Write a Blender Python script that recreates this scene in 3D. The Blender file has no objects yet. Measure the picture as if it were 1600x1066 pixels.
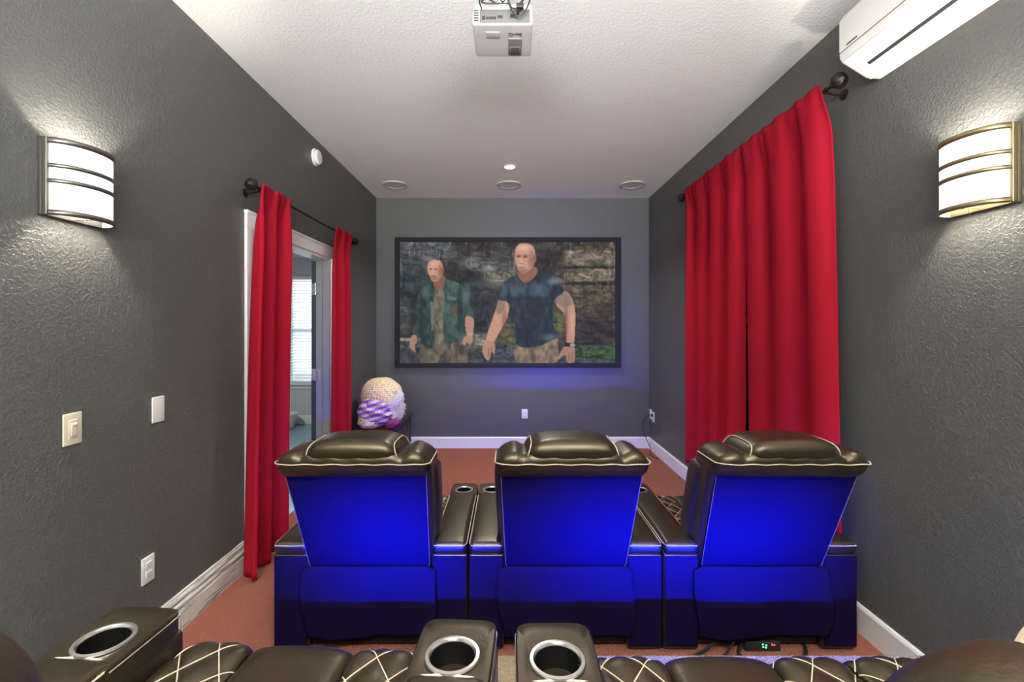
import bpy, math, random
import numpy as np
from mathutils import Vector, Matrix
random.seed(7)
PI = math.pi
S = bpy.context.scene
COL = S.collection

# ------------------------------------------------------------------ camera
cam_d = bpy.data.cameras.new('camera')
cam = bpy.data.objects.new('camera', cam_d); COL.objects.link(cam)
cam.location = (0, 0, 1.46); cam.rotation_euler = (PI/2, 0, 0)
cam_d.sensor_width = 36; cam_d.lens = 16.2
cam_d.shift_x = 0.0031; cam_d.shift_y = -0.0144
cam_d.clip_start = 0.01; cam_d.clip_end = 100
S.camera = cam
S.view_settings.view_transform = 'Standard'; S.view_settings.look = 'None'
S.view_settings.gamma = 1; S.view_settings.use_curve_mapping = False
S.view_settings.exposure = 0.30

# ------------------------------------------------------------------ world (daylight outside)
w = bpy.data.worlds.new('daylight'); S.world = w; w.use_nodes = True
w.node_tree.nodes['Background'].inputs[0].default_value = (0.82, 0.92, 1.0, 1)
w.node_tree.nodes['Background'].inputs[1].default_value = 0.6

# ------------------------------------------------------------------ lights
K = 1.0
def area(name, loc, rot, sx, sy, power, col, spread=180, shape='RECTANGLE'):
    l = bpy.data.lights.new(name, 'AREA'); l.shape = shape; l.size = sx
    if shape in ('RECTANGLE', 'ELLIPSE'): l.size_y = sy
    l.energy = power; l.color = col; l.spread = math.radians(spread)
    o = bpy.data.objects.new(name, l); COL.objects.link(o)
    o.location = loc; o.rotation_euler = rot
    return o
def point(name, loc, power, col, r=0.03):
    l = bpy.data.lights.new(name, 'POINT'); l.energy = power; l.color = col; l.shadow_soft_size = r
    o = bpy.data.objects.new(name, l); COL.objects.link(o); o.location = loc
    return o
WARM = (1.0, 0.93, 0.82); NEUT = (1.0, 0.965, 0.92); BLUE = (0.0, 0.012, 1.0)
SCONCES = [('left', -1.589, 1.675, 1.97), ('right', 1.68, 1.63, 2.0), ('left', -1.589, -0.9, 1.97), ('right', 1.68, -0.9, 1.97)]  # last pair is added behind the camera to raise the ambient light
SCONCE_W = 22
REAR_W = 260
UPLIGHT_FILL_W = 90
# downlight cans in the ceiling (x, y, watts); the rear pair is added for fill
CANS = [(0.01, 4.45, 30), (-0.8, -0.75, 40), (0.85, -0.75, 40)]
BLUE_W = 20
FRONT_BLUE_W = 5

# ------------------------------------------------------------------ materials
def mat(name, col, rough=0.6, metal=0.0, spec=0.5, bump=None, bscale=50, bdist=0.002, emis=None, estr=0, vary=0, vscale=4, sheen=0, coat=0, tint=None, ior=None):
    m = bpy.data.materials.new(name); m.use_nodes = True
    nt = m.node_tree; b = nt.nodes['Principled BSDF']
    b.inputs['Base Color'].default_value = (*col, 1); b.inputs['Roughness'].default_value = rough
    b.inputs['Metallic'].default_value = metal; b.inputs['Specular IOR Level'].default_value = spec
    if ior: b.inputs['IOR'].default_value = ior
    if tint: b.inputs['Specular Tint'].default_value = (*tint, 1)
    if sheen: b.inputs['Sheen Weight'].default_value = sheen
    if coat: b.inputs['Coat Weight'].default_value = coat; b.inputs['Coat Roughness'].default_value = 0.25
    if emis: b.inputs['Emission Color'].default_value = (*emis, 1); b.inputs['Emission Strength'].default_value = estr
    tc = nt.nodes.new('ShaderNodeTexCoord')
    if vary:
        n = nt.nodes.new('ShaderNodeTexNoise'); n.inputs['Scale'].default_value = vscale; n.inputs['Detail'].default_value = 6
        nt.links.new(tc.outputs['Object'], n.inputs['Vector'])
        mx = nt.nodes.new('ShaderNodeMix'); mx.data_type = 'RGBA'
        mx.inputs[6].default_value = (*[c*(1-vary) for c in col], 1); mx.inputs[7].default_value = (*[min(1, c*(1+vary)) for c in col], 1)
        nt.links.new(n.outputs['Fac'], mx.inputs[0]); nt.links.new(mx.outputs[2], b.inputs['Base Color'])
    if bump:
        if bump == 'noise':
            n = nt.nodes.new('ShaderNodeTexNoise'); n.inputs['Scale'].default_value = bscale; n.inputs['Detail'].default_value = 4
            out = n.outputs['Fac']
        elif bump == 'knock':
            n = nt.nodes.new('ShaderNodeTexNoise'); n.inputs['Scale'].default_value = bscale; n.inputs['Detail'].default_value = 3; n.inputs['Distortion'].default_value = 0.6
            r = nt.nodes.new('ShaderNodeValToRGB'); r.color_ramp.elements[0].position = 0.46; r.color_ramp.elements[1].position = 0.62
            nt.links.new(n.outputs['Fac'], r.inputs[0]); out = r.outputs[0]
        else:
            n = nt.nodes.new('ShaderNodeTexVoronoi'); n.inputs['Scale'].default_value = bscale; out = n.outputs['Distance']
        nt.links.new(tc.outputs['Object'], n.inputs['Vector'])
        bp = nt.nodes.new('ShaderNodeBump'); bp.inputs['Distance'].default_value = bdist; bp.inputs['Strength'].default_value = 1.0
        nt.links.new(out, bp.inputs['Height']); nt.links.new(bp.outputs['Normal'], b.inputs['Normal'])
    return m

M = {}
M['wall'] = mat('grey_wall_paint', (0.094, 0.096, 0.090), 0.42, spec=0.45, bump='knock', bscale=85, bdist=0.0012)
M['ceil'] = mat('ceiling_paint', (0.86, 0.87, 0.83), 0.75, bump='knock', bscale=60, bdist=0.0005)
M['trim'] = mat('white_trim_paint', (0.80, 0.79, 0.77), 0.4)
M['carpet'] = mat('red_brown_carpet', (0.34, 0.098, 0.056), 0.95, spec=0.1, bump='noise', bscale=190, bdist=0.016, vary=0.55, vscale=110, sheen=0.1)
M['riser'] = mat('taupe_carpet', (0.31, 0.22, 0.11), 0.95, spec=0.1, bump='noise', bscale=150, bdist=0.02, vary=0.55, vscale=120, sheen=0.2)
M['leather'] = mat('black_brown_leather', (0.014, 0.010, 0.006), 0.37, spec=0.7, ior=1.6, bump='noise', bscale=160, bdist=0.0005, coat=0.0, tint=(1, .83, .54))
M['vinyl'] = mat('black_vinyl_blue_boost', (0.006, 0.0035, 0.024), 0.85, spec=0.04)  # blue put into the base colour to strengthen the LED glow
M['piping'] = mat('cream_piping', (0.55, 0.44, 0.32), 0.6)
M['stitch'] = mat('dim_thread', (0.20, 0.16, 0.12), 0.7)
M['black'] = mat('black_plastic', (0.012, 0.012, 0.012), 0.45)
M['dark'] = mat('dark_metal', (0.02, 0.018, 0.016), 0.5, metal=0.4)
M['cup'] = mat('cup_well_black', (0.003, 0.003, 0.003), 0.5, spec=0.15)
M['steel'] = mat('brushed_steel', (0.72, 0.69, 0.66), 0.3, metal=0.9)
M['nickel'] = mat('brushed_nickel', (0.20, 0.185, 0.165), 0.36, metal=0.9)
M['brass'] = mat('warm_nickel', (0.34, 0.27, 0.15), 0.35, metal=0.9)
M['shade'] = mat('lit_glass_shade', (0.9, 0.9, 0.88), 0.3, emis=(1, .985, .95), estr=0.66)
M['curtain'] = mat('red_curtain_fabric', (0.31, 0.009, 0.021), 0.85, spec=0.04, bump='noise', bscale=500, bdist=0.0004)
M['bronze'] = mat('dark_bronze', (0.035, 0.026, 0.02), 0.35, metal=0.7)
M['plastic'] = mat('white_plastic', (0.80, 0.79, 0.76), 0.35)
M['almond'] = mat('almond_plastic', (0.74, 0.66, 0.52), 0.4)
M['slot'] = mat('dark_slot', (0.03, 0.03, 0.03), 0.6)
M['ac'] = mat('air_conditioner_plastic', (0.70, 0.68, 0.65), 0.35)
M['ac2'] = mat('air_conditioner_flap', (0.84, 0.83, 0.80), 0.35)
M['proj'] = mat('projector_plastic', (0.62, 0.61, 0.59), 0.4)
M['port'] = mat('port_panel_grey', (0.10, 0.096, 0.09), 0.5)
M['lever'] = mat('grey_recess', (0.20, 0.195, 0.185), 0.45)
M['text'] = mat('logo_print', (0.10, 0.10, 0.10), 0.5)
M['lamp'] = mat('lit_led', (1, 1, 1), 0.4, emis=(1, .95, .86), estr=14)
M['fillpane'] = mat('glowing_fill_pane', (0.5, 0.5, 0.5), 0.3, emis=(0.95, 0.97, 1), estr=1.5)  # glowing surface of the added rear fill
M['frame'] = mat('black_velvet_frame', (0.006, 0.006, 0.006), 0.8)
M['chesttop'] = mat('red_brown_wood', (0.25, 0.075, 0.03), 0.3, vary=0.3, vscale=9)
M['chest'] = mat('black_carved_wood', (0.045, 0.042, 0.038), 0.4, bump='noise', bscale=60, bdist=0.004)
M['offroom'] = mat('pale_grey_wall', (0.55, 0.56, 0.56), 0.6)
M['tile'] = mat('blue_grey_floor', (0.20, 0.30, 0.36), 0.25, vary=0.25, vscale=3)
M['blind'] = mat('white_blind', (0.82, 0.81, 0.79), 0.5)
M['doorpaint'] = mat('grey_door_paint', (0.30, 0.31, 0.30), 0.4)
M['doordark'] = mat('dark_door_edge', (0.05, 0.055, 0.055), 0.5)
M['blueled'] = mat('blue_led_strip', (0.1, 0.1, 0.6), 0.4, emis=(0.05, 0.08, 1), estr=3)
M['green'] = mat('green_led', (0.1, 0.6, 0.2), 0.4, emis=(0.1, 1, 0.35), estr=3)
M['redled'] = mat('red_led', (0.6, 0.1, 0.1), 0.4, emis=(1, 0.05, 0.02), estr=3)
M['speaker'] = mat('speaker_grille', (0.66, 0.64, 0.61), 0.7, bump='voronoi', bscale=300, bdist=0.001)
M['ring'] = mat('speaker_ring', (0.50, 0.485, 0.46), 0.6)

def glass_mat():
    m = bpy.data.materials.new('window_glass'); m.use_nodes = True
    b = m.node_tree.nodes['Principled BSDF']
    b.inputs['Transmission Weight'].default_value = 1; b.inputs['Roughness'].default_value = 0.0; b.inputs['IOR'].default_value = 1.02
    b.inputs['Base Color'].default_value = (.95, .98, 1, 1)
    return m
M['glass'] = glass_mat()

def worn_mat():
    m = mat('distressed_white_wood', (0.62, 0.60, 0.56), 0.55)
    nt = m.node_tree; b = nt.nodes['Principled BSDF']
    tc = nt.nodes.new('ShaderNodeTexCoord'); mp = nt.nodes.new('ShaderNodeMapping'); mp.inputs['Scale'].default_value = (20, 1.6, 30)
    n = nt.nodes.new('ShaderNodeTexNoise'); n.inputs['Scale'].default_value = 2.0; n.inputs['Detail'].default_value = 8; n.inputs['Distortion'].default_value = 1.2
    r = nt.nodes.new('ShaderNodeValToRGB'); e = r.color_ramp.elements
    e[0].position = 0.36; e[0].color = (.16, .15, .135, 1); e[1].position = 0.5; e[1].color = (.66, .64, .60, 1)
    nt.links.new(tc.outputs['Object'], mp.inputs[0]); nt.links.new(mp.outputs[0], n.inputs['Vector'])
    nt.links.new(n.outputs['Fac'], r.inputs[0]); nt.links.new(r.outputs[0], b.inputs['Base Color'])
    return m
M['worn'] = worn_mat()

def knit_mat(name, c1, c2, scale):
    m = mat(name, c1, 0.95, spec=0.1)
    nt = m.node_tree; b = nt.nodes['Principled BSDF']
    tc = nt.nodes.new('ShaderNodeTexCoord'); v = nt.nodes.new('ShaderNodeTexVoronoi'); v.inputs['Scale'].default_value = scale
    v.inputs['Randomness'].default_value = 0.35
    mp = nt.nodes.new('ShaderNodeMapping'); mp.inputs['Scale'].default_value = (1, 1, 1.5)
    nt.links.new(tc.outputs['Object'], mp.inputs[0]); nt.links.new(mp.outputs[0], v.inputs['Vector'])
    r = nt.nodes.new('ShaderNodeValToRGB'); e = r.color_ramp.elements
    e[0].position = 0.12; e[0].color = (*c2, 1); e[1].position = 0.38; e[1].color = (*c1, 1)
    nt.links.new(v.outputs['Distance'], r.inputs[0]); nt.links.new(r.outputs[0], b.inputs['Base Color'])
    bp = nt.nodes.new('ShaderNodeBump'); bp.inputs['Distance'].default_value = 0.012
    nt.links.new(v.outputs['Distance'], bp.inputs['Height']); nt.links.new(bp.outputs[0], b.inputs['Normal'])
    return m
M['cream'] = knit_mat('cream_crochet', (0.80, 0.64, 0.42), (0.42, 0.30, 0.20), 34)
M['lavknit'] = knit_mat('lavender_crochet', (0.46, 0.31, 0.72), (0.80, 0.70, 0.66), 30)
def stripe_knit():
    m = knit_mat('striped_crochet', (0.5, 0.4, 0.6), (0.08, 0.04, 0.10), 34)
    nt = m.node_tree; b = nt.nodes['Principled BSDF']
    tc = nt.nodes.new('ShaderNodeTexCoord'); wv = nt.nodes.new('ShaderNodeTexWave'); wv.bands_direction = 'Z'
    mp = nt.nodes.new('ShaderNodeMapping'); mp.inputs['Rotation'].default_value = (0, 0.30, 0)
    wv.inputs['Scale'].default_value = 6.2; wv.inputs['Distortion'].default_value = 1.2; wv.inputs['Detail'].default_value = 1
    nt.links.new(tc.outputs['Object'], mp.inputs[0]); nt.links.new(mp.outputs[0], wv.inputs['Vector'])
    r = nt.nodes.new('ShaderNodeValToRGB'); e = r.color_ramp.elements
    e[0].position = 0.42; e[0].color = (.30, .16, .62, 1); e[1].position = 0.58; e[1].color = (.74, .60, .60, 1)
    nt.links.new(wv.outputs['Fac'], r.inputs[0])
    holes = [n for n in nt.nodes if n.type == 'VALTORGB' and n is not r][0]
    holes.color_ramp.elements[0].position = 0.16; holes.color_ramp.elements[1].position = 0.26
    holes.color_ramp.elements[1].color = (1, 1, 1, 1); holes.color_ramp.elements[0].color = (.22, .12, .26, 1)
    mx = nt.nodes.new('ShaderNodeMix'); mx.data_type = 'RGBA'; mx.blend_type = 'MULTIPLY'; mx.inputs[0].default_value = 1
    nt.links.new(r.outputs[0], mx.inputs[6]); nt.links.new(holes.outputs[0], mx.inputs[7]); nt.links.new(mx.outputs[2], b.inputs['Base Color'])
    return m
M['stripe'] = stripe_knit()
M['creamholes'] = knit_mat('cream_open_crochet', (0.78, 0.66, 0.56), (0.10, 0.055, 0.10), 26)
M['plush'] = mat('lavender_plush', (0.80, 0.74, 0.76), 0.95, spec=0.1, bump='noise', bscale=80, bdist=0.02, sheen=0.5)
M['plum'] = mat('plum_fabric', (0.22, 0.04, 0.16), 0.9, spec=0.1, bump='noise', bscale=60, bdist=0.006)

# ------------------------------------------------------------------ mesh helpers
class MB:
    def __init__(s): s.v = []; s.f = []
    def add(s, vs, fs):
        o = len(s.v); s.v += [tuple(p) for p in vs]; s.f += [tuple(i+o for i in f) for f in fs]; return s
    def box(s, x0, x1, y0, y1, z0, z1):
        vs = [(x, y, z) for z in (z0, z1) for y in (y0, y1) for x in (x0, x1)]
        return s.add(vs, [(0,2,3,1), (4,5,7,6), (0,1,5,4), (2,6,7,3), (0,4,6,2), (1,3,7,5)])
    def rbox(s, x0, x1, y0, y1, z0, z1, r=0.01, n=6, puff=(0,0,0), fn=None):
        """rounded box; n = grid divisions per side (plus corner rings); puff = outward bulge of each face pair"""
        c = ((x0+x1)/2, (y0+y1)/2, (z0+z1)/2); h = [(x1-x0)/2, (y1-y0)/2, (z1-z0)/2]
        r = min(r, min(h)*0.999)
        if isinstance(n, int): n = (n, n, n)
        def ax(hh, k):
            inner = np.linspace(-(hh-r), hh-r, k+1).tolist()
            tt = [0.2, 0.5, 0.8] if r > 0.006 else [0.5]
            lo = [-(hh) + r*(1-math.cos(t*PI/2))*1.0 for t in [0]] 
            a = [-hh] + [-(hh-r) - r*(1-t) for t in tt] + inner + [(hh-r) + r*(t) for t in tt] + [hh]
            return a
        A = [ax(h[i], n[i]) for i in range(3)]
        idx = {}; vs = []; fs = []
        def P(p):
            k = tuple(round(q, 7) for q in p)
            if k in idx: return idx[k]
            q = [max(-(h[i]-r), min(h[i]-r, p[i])) for i in range(3)]
            d = [p[i]-q[i] for i in range(3)]; L = math.sqrt(sum(t*t for t in d)) or 1
            v = [q[i] + d[i]/L*r for i in range(3)]
            u = [v[i]/h[i] for i in range(3)]
            for i in range(3):
                if puff[i]:
                    j, l = (i+1) % 3, (i+2) % 3
                    v[i] += (u[i])*puff[i]*max(0, 1-u[j]**2)**0.7*max(0, 1-u[l]**2)**0.7
            v = [v[i]+c[i] for i in range(3)]
            if fn: v = fn(*v)
            idx[k] = len(vs); vs.append(tuple(v)); return idx[k]
        for i in range(3):
            j, l = (i+1) % 3, (i+2) % 3
            for sg in (-1, 1):
                for a in range(len(A[j])-1):
                    for b in range(len(A[l])-1):
                        q = []
                        for (aa, bb) in ((a, b), (a+1, b), (a+1, b+1), (a, b+1)):
                            p = [0, 0, 0]; p[i] = sg*h[i]; p[j] = A[j][aa]; p[l] = A[l][bb]; q.append(P(p))
                        if len(set(q)) < 3: continue
                        fs.append(tuple(q if sg > 0 else q[::-1]))
        return s.add(vs, fs)
    def tube(s, pts, r, n=8, closed=False, cap=True):
        pts = [Vector(p) for p in pts]; N = len(pts); vs = []; fs = []
        up = None
        for i, p in enumerate(pts):
            a = pts[(i-1) % N] if (closed or i > 0) else p; b = pts[(i+1) % N] if (closed or i < N-1) else p
            t = (b-a)
            if t.length < 1e-9: t = Vector((0, 0, 1))
            t.normalize()
            if up is None: up = t.orthogonal().normalized()
            up = up - t*up.dot(t)
            if up.length < 1e-6: up = t.orthogonal()
            up.normalize(); sd = t.cross(up)
            rr = r[i] if isinstance(r, (list, tuple)) else r
            for k in range(n):
                an = 2*PI*k/n; vs.append(p + up*math.cos(an)*rr + sd*math.sin(an)*rr)
        for i in range(N if closed else N-1):
            j = (i+1) % N
            for k in range(n):
                l = (k+1) % n; fs.append((i*n+k, i*n+l, j*n+l, j*n+k))
        if cap and not closed: fs.append(tuple(range(n))[::-1]); fs.append(tuple((N-1)*n+k for k in range(n)))
        return s.add(vs, fs)
    def loops(s, L, cap0=False, cap1=False):
        n = len(L[0]); vs = [p for l in L for p in l]; fs = []
        for i in range(len(L)-1):
            for k in range(n):
                l = (k+1) % n; fs.append((i*n+k, i*n+l, (i+1)*n+l, (i+1)*n+k))
        if cap0: fs.append(tuple(range(n))[::-1])
        if cap1: fs.append(tuple((len(L)-1)*n+k for k in range(n)))
        return s.add(vs, fs)
    def lathe(s, prof, c=(0,0,0), axis='z', n=32, sx=1, sy=1, cap0=False, cap1=False):
        L = []
        for (r, h) in prof:
            l = []
            for k in range(n):
                a = 2*PI*k/n; u, v = r*math.cos(a)*sx, r*math.sin(a)*sy
                if axis == 'z': p = (c[0]+u, c[1]+v, c[2]+h)
                elif axis == 'y': p = (c[0]+u, c[1]+h, c[2]+v)
                else: p = (c[0]+h, c[1]+u, c[2]+v)
                l.append(p)
            L.append(l)
        return s.loops(L, cap0, cap1)
    def grid(s, fn, nu, nv):
        vs = [fn(i/nu, j/nv) for i in range(nu+1) for j in range(nv+1)]
        fs = [(i*(nv+1)+j, (i+1)*(nv+1)+j, (i+1)*(nv+1)+j+1, i*(nv+1)+j+1) for i in range(nu) for j in range(nv)]
        return s.add(vs, fs)
    def build(s, name, m, parent=None, smooth=True, solid=0, bevel=0, angle=40):
        me = bpy.data.meshes.new(name); me.from_pydata(s.v, [], s.f); me.update()
        import bmesh
        b = bmesh.new(); b.from_mesh(me); bmesh.ops.recalc_face_normals(b, faces=b.faces); b.to_mesh(me); b.free()
        if smooth:
            for p in me.polygons: p.use_smooth = True
            me.set_sharp_from_angle(angle=math.radians(angle))
        me.materials.append(M[m] if isinstance(m, str) else m)
        o = bpy.data.objects.new(name, me); COL.objects.link(o)
        if parent: o.parent = parent
        if solid:
            d = o.modifiers.new('solid', 'SOLIDIFY'); d.thickness = solid; d.offset = 0
        if bevel:
            d = o.modifiers.new('bevel', 'BEVEL'); d.width = bevel; d.segments = 3; d.limit_method = 'ANGLE'
        return o
def tag(o, label, cat, group=None):
    o['label'] = label; o['category'] = cat
    if group: o['group'] = group
    return o
def thing(name, label, cat, loc=(0,0,0), rz=0, group=None):
    o = bpy.data.objects.new(name, None); COL.objects.link(o); o.location = loc; o.rotation_euler = (0, 0, rz)
    o.empty_display_size = 0.05
    return tag(o, label, cat, group)
def struct(o): o['kind'] = 'structure'; return o
def dup(root, loc, label, rz=None, parent=None):
    r = root.copy(); COL.objects.link(r); r.location = loc
    if rz is not None: r.rotation_euler = (0, 0, rz)
    r['label'] = label
    for ch in list(root.children):
        c = ch.copy(); COL.objects.link(c); c.parent = r
        for g in list(ch.children):
            d = g.copy(); COL.objects.link(d); d.parent = c
    return r
def plabel(o, t): o['label'] = t; return o

# ------------------------------------------------------------------ setting
XL, XR, YB, YR, H = -1.589, 1.68, 5.526, -1.9, 3.0
RISER_Z, RISER_Y = 0.34, 1.575
DY0, DY1, DZ = 2.86, 4.10, 2.06          # doorway in the left wall
T = 0.115
struct(MB().box(XL-T, XR+0.1, YR-0.1, YB+0.1, -0.1, 0).build('floor', 'carpet', smooth=False))
struct(MB().box(XL-T, XR+0.1, YR-0.1, YB+0.1, H, H+0.1).build('ceiling', 'ceil', smooth=False))
struct(MB().box(XL-T, XR+0.1, YB, YB+0.1, 0, H).build('wall_back', 'wall', smooth=False))
struct(MB().box(XR, XR+0.1, YR, YB, 0, H).build('wall_right', 'wall', smooth=False))
struct(MB().box(XL-T, XR+0.1, YR-0.1, YR, 0, H).build('wall_rear', 'wall', smooth=False))
struct(MB().box(XL-T, XL, YR, DY0, 0, H).box(XL-T, XL, DY1, YB, 0, H).box(XL-T, XL, DY0, DY1, DZ, H).build('wall_left', 'wall', smooth=False))
rs = MB().rbox(XL+0.001, XR-0.001, YR, RISER_Y, 0.0, RISER_Z, 0.012, 3).build('floor_riser', 'riser'); struct(rs)

def baseboard(name, m, pts, profile, ax):
    """profile list of (offset from wall, z)"""
    b = MB()
    for (p0, p1, nx, ny) in pts:
        L = []
        for p in (p0, p1):
            L.append([(p[0]+nx*o, p[1]+ny*o, z) for (o, z) in profile])
        n = len(profile); vs = L[0]+L[1]
        fs = [(i, (i+1) % n, n+(i+1) % n, n+i) for i in range(n)] + [tuple(range(n)), tuple(range(n, 2*n))]
        b.add(vs, fs)
    return struct(b.build(name, m, smooth=False))
plain = [(0, 0), (0.014, 0), (0.014, 0.118), (0.010, 0.128), (0.004, 0.134), (0, 0.134)]
ornate = [(0, 0), (0.020, 0), (0.020, 0.095), (0.016, 0.102), (0.016, 0.112), (0.020, 0.118), (0.018, 0.128), (0.012, 0.132), (0.012, 0.142), (0.015, 0.148), (0.012, 0.158), (0.006, 0.164), (0.006, 0.172), (0, 0.178)]
baseboard('baseboard_back', 'trim', [((XL, YB), (XR, YB), 0, -1)], plain, 0)
baseboard('baseboard_right', 'trim', [((XR, RISER_Y), (XR, YB-0.014), -1, 0)], plain, 0)
baseboard('baseboard_left', 'worn', [((XL, RISER_Y), (XL, DY0-0.105), 1, 0)], ornate, 0)
baseboard('baseboard_left', 'trim', [((XL, DY1+0.105), (XL, YB-0.014), 1, 0)], plain, 0)

# door casing + jamb + opened leaf
c = MB()
cw, ct = 0.095, 0.018
for (a, b_) in ((DY0-cw, DY0), (DY1, DY1+cw)):
    c.rbox(XL, XL+ct, a, b_, 0, DZ, 0.005, 1)
c.rbox(XL, XL+ct, DY0-cw, DY1+cw, DZ, DZ+cw, 0.005, 1)
c.rbox(XL, XL+ct+0.008, DY0-cw-0.005, DY1+cw+0.005, DZ+cw-0.012, DZ+cw+0.006, 0.004, 1)
struct(c.build('trim_1', 'trim'))
MJ = MB().box(XL-T-0.004, XL+0.002, DY1-0.018, DY1, 0, DZ)
MJ.box(XL-0.075, XL-0.06, DY1-0.03, DY1-0.018, 0, DZ-0.018)
struct(MJ.build('trim_4', 'doorpaint', smooth=False))
j = MB().box(XL-T-0.004, XL+0.002, DY0, DY0+0.018, 0, DZ).box(XL-T-0.004, XL+0.002, DY0, DY1, DZ-0.018, DZ)
struct(j.build('trim_2', 'trim', smooth=False))
dr = bpy.data.objects.new('door_1', None); COL.objects.link(dr); dr.location = (XL-T-0.03, DY1, 0); struct(dr)
MB().rbox(-0.024, 0.016, 0.0, 0.62, 0.01, DZ-0.02, 0.003, 1).build('door_leaf', 'doordark', dr)
for z in (0.33, 1.03, 1.79):
    hb = MB().rbox(0.030, 0.075, -0.024, -0.018, z-0.05, z+0.05, 0.002, 1).tube([(0.022, -0.022, z-0.052), (0.022, -0.022, z+0.052)], 0.008, 10)
    hb.rbox(-0.022, 0.020, -0.004, 0.0, z-0.05, z+0.05, 0.002, 1).build('hinge', 'steel', dr)

# adjoining room
AX0, AX1, AY0, AY1, AH = -5.6, XL-T, 1.6, 6.87, 2.62
struct(MB().box(AX0, AX1, AY0, AY1, -0.08, 0).build('floor', 'tile', smooth=False))
struct(MB().box(AX0, AX1, AY0, AY1, AH, AH+0.08).build('ceiling', 'ceil', smooth=False))
WX0, WX1, WZ0, WZ1 = -3.27, -2.45, 0.62, 2.20
struct(MB().box(AX0, WX0, AY1, AY1+0.1, 0, AH).box(WX1, AX1+0.12, AY1, AY1+0.1, 0, AH).box(WX0, WX1, AY1, AY1+0.1, 0, WZ0).box(WX0, WX1, AY1, AY1+0.1, WZ1, AH).build('wall_hall_end', 'offroom', smooth=False))
struct(MB().box(AX0-0.1, AX0, AY0, AY1, 0, AH).build('wall_hall_left', 'offroom', smooth=False))
struct(MB().box(AX0, AX1, AY0-0.1, AY0, 0, AH).build('wall_hall_near', 'offroom', smooth=False))
struct(MB().box(AX1-0.004, AX1, AY0, DY0, 0, AH).box(AX1-0.004, AX1, DY1, AY1, 0, AH).box(AX1-0.004, AX1, DY0, DY1, DZ, AH).build('wall_hall_right', 'offroom', smooth=False))
struct(MB().rbox(AX0, AX1, AY1-0.015, AY1, 0, 0.13, 0.004, 1).build('baseboard_hall', 'trim'))
cr = MB()
for (o_, z0, z1) in ((0.03, AH-0.14, AH-0.10), (0.06, AH-0.10, AH-0.05), (0.10, AH-0.05, AH)):
    cr.box(AX0, AX1, AY1-o_, AY1, z0, z1)
struct(cr.build('trim_3', 'trim', smooth=False))
wn = bpy.data.objects.new('window_1', None); COL.objects.link(wn); wn.location = (WX0, AY1, WZ0); struct(wn)
ww, wh = WX1-WX0, WZ1-WZ0
fr = MB().box(0, 0.04, 0.02, 0.08, 0, wh).box(ww-0.04, ww, 0.02, 0.08, 0, wh).box(0.04, ww-0.04, 0.02, 0.08, 0, 0.04).box(0.04, ww-0.04, 0.02, 0.08, wh-0.04, wh).box(0.04, ww-0.04, 0.03, 0.07, wh/2-0.025, wh/2+0.025)
fr.build('window_frame', 'trim', wn, smooth=False)
MB().box(0.04, ww-0.04, 0.048, 0.052, 0.04, wh-0.04).build('window_pane', 'glass', wn, smooth=False)
MB().rbox(-0.07, ww+0.07, -0.07, 0.02, -0.03, 0.0, 0.006, 1).rbox(-0.05, ww+0.05, -0.02, 0, -0.09, -0.03, 0.004, 1).build('window_sill', 'trim', wn)
bl = thing('window_blind', 'white slatted venetian blind hanging over the window of the adjoining room', 'blind', (WX0, AY1, WZ0))
MB().rbox(0.01, ww-0.01, -0.055, 0.005, wh-0.05, wh-0.002, 0.004, 1).build('head_rail', 'blind', bl)
sl = MB(); n = 34
for i in range(n):
    z = 0.04+i*(wh-0.11)/(n-1); a = math.radians(28)
    c_, s_ = math.cos(a)*0.022, math.sin(a)*0.022
    vs = [(0.012, -0.022-c_, z-s_), (ww-0.012, -0.022-c_, z-s_), (ww-0.012, -0.022+c_, z+s_), (0.012, -0.022+c_, z+s_)]
    vs += [(x, y, q+0.003) for (x, y, q) in vs]
    sl.add(vs, [(0,1,2,3), (4,7,6,5), (0,4,5,1), (2,6,7,3), (0,3,7,4), (1,5,6,2)])
sl.build('slats', 'blind', bl, smooth=False)
MB().rbox(0.012, ww-0.012, -0.045, 0.0, 0.005, 0.025, 0.003, 1).build('bottom_rail', 'blind', bl)
MB().tube([(0.15, -0.047, 0.02), (0.15, -0.047, wh-0.04)], 0.0015, 6).tube([(ww-0.15, -0.047, 0.02), (ww-0.15, -0.047, wh-0.04)], 0.0015, 6).build('ladder_cord', 'blind', bl)
bk = thing('storage_tub', 'low white oval tub on the floor of the adjoining room under the window', 'tub', (-3.33, 6.6, 0))
MB().lathe([(0.0, 0.004), (0.19, 0.004), (0.205, 0.02), (0.235, 0.19), (0.25, 0.20), (0.25, 0.212), (0.228, 0.21), (0.195, 0.02), (0.0, 0.02)], sx=1.2, sy=0.8, n=40).build('tub_body', 'plastic', bk)
MB().rbox(-0.06, 0.06, -0.215, -0.205, 0.12, 0.15, 0.004, 1).build('handle', 'slot', bk)

# window in the right wall, behind the drawn curtains
wn2 = bpy.data.objects.new('window_2', None); COL.objects.link(wn2); wn2.location = (XR, 3.2, 1.5); struct(wn2)
MB().rbox(-0.02, 0, -0.72, -0.64, -0.98, 0.98, 0.004, 1).rbox(-0.02, 0, 0.64, 0.72, -0.98, 0.98, 0.004, 1).rbox(-0.02, 0, -0.64, 0.64, 0.90, 0.98, 0.004, 1).rbox(-0.035, 0, -0.75, 0.75, -0.98, -0.92, 0.004, 1).box(-0.012, 0, -0.64, 0.64, -0.02, 0.02).build('window_frame', 'trim', wn2)
MB().box(-0.004, 0, -0.64, 0.64, -0.92, 0.90).build('window_pane', 'slot', wn2, smooth=False)

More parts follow.
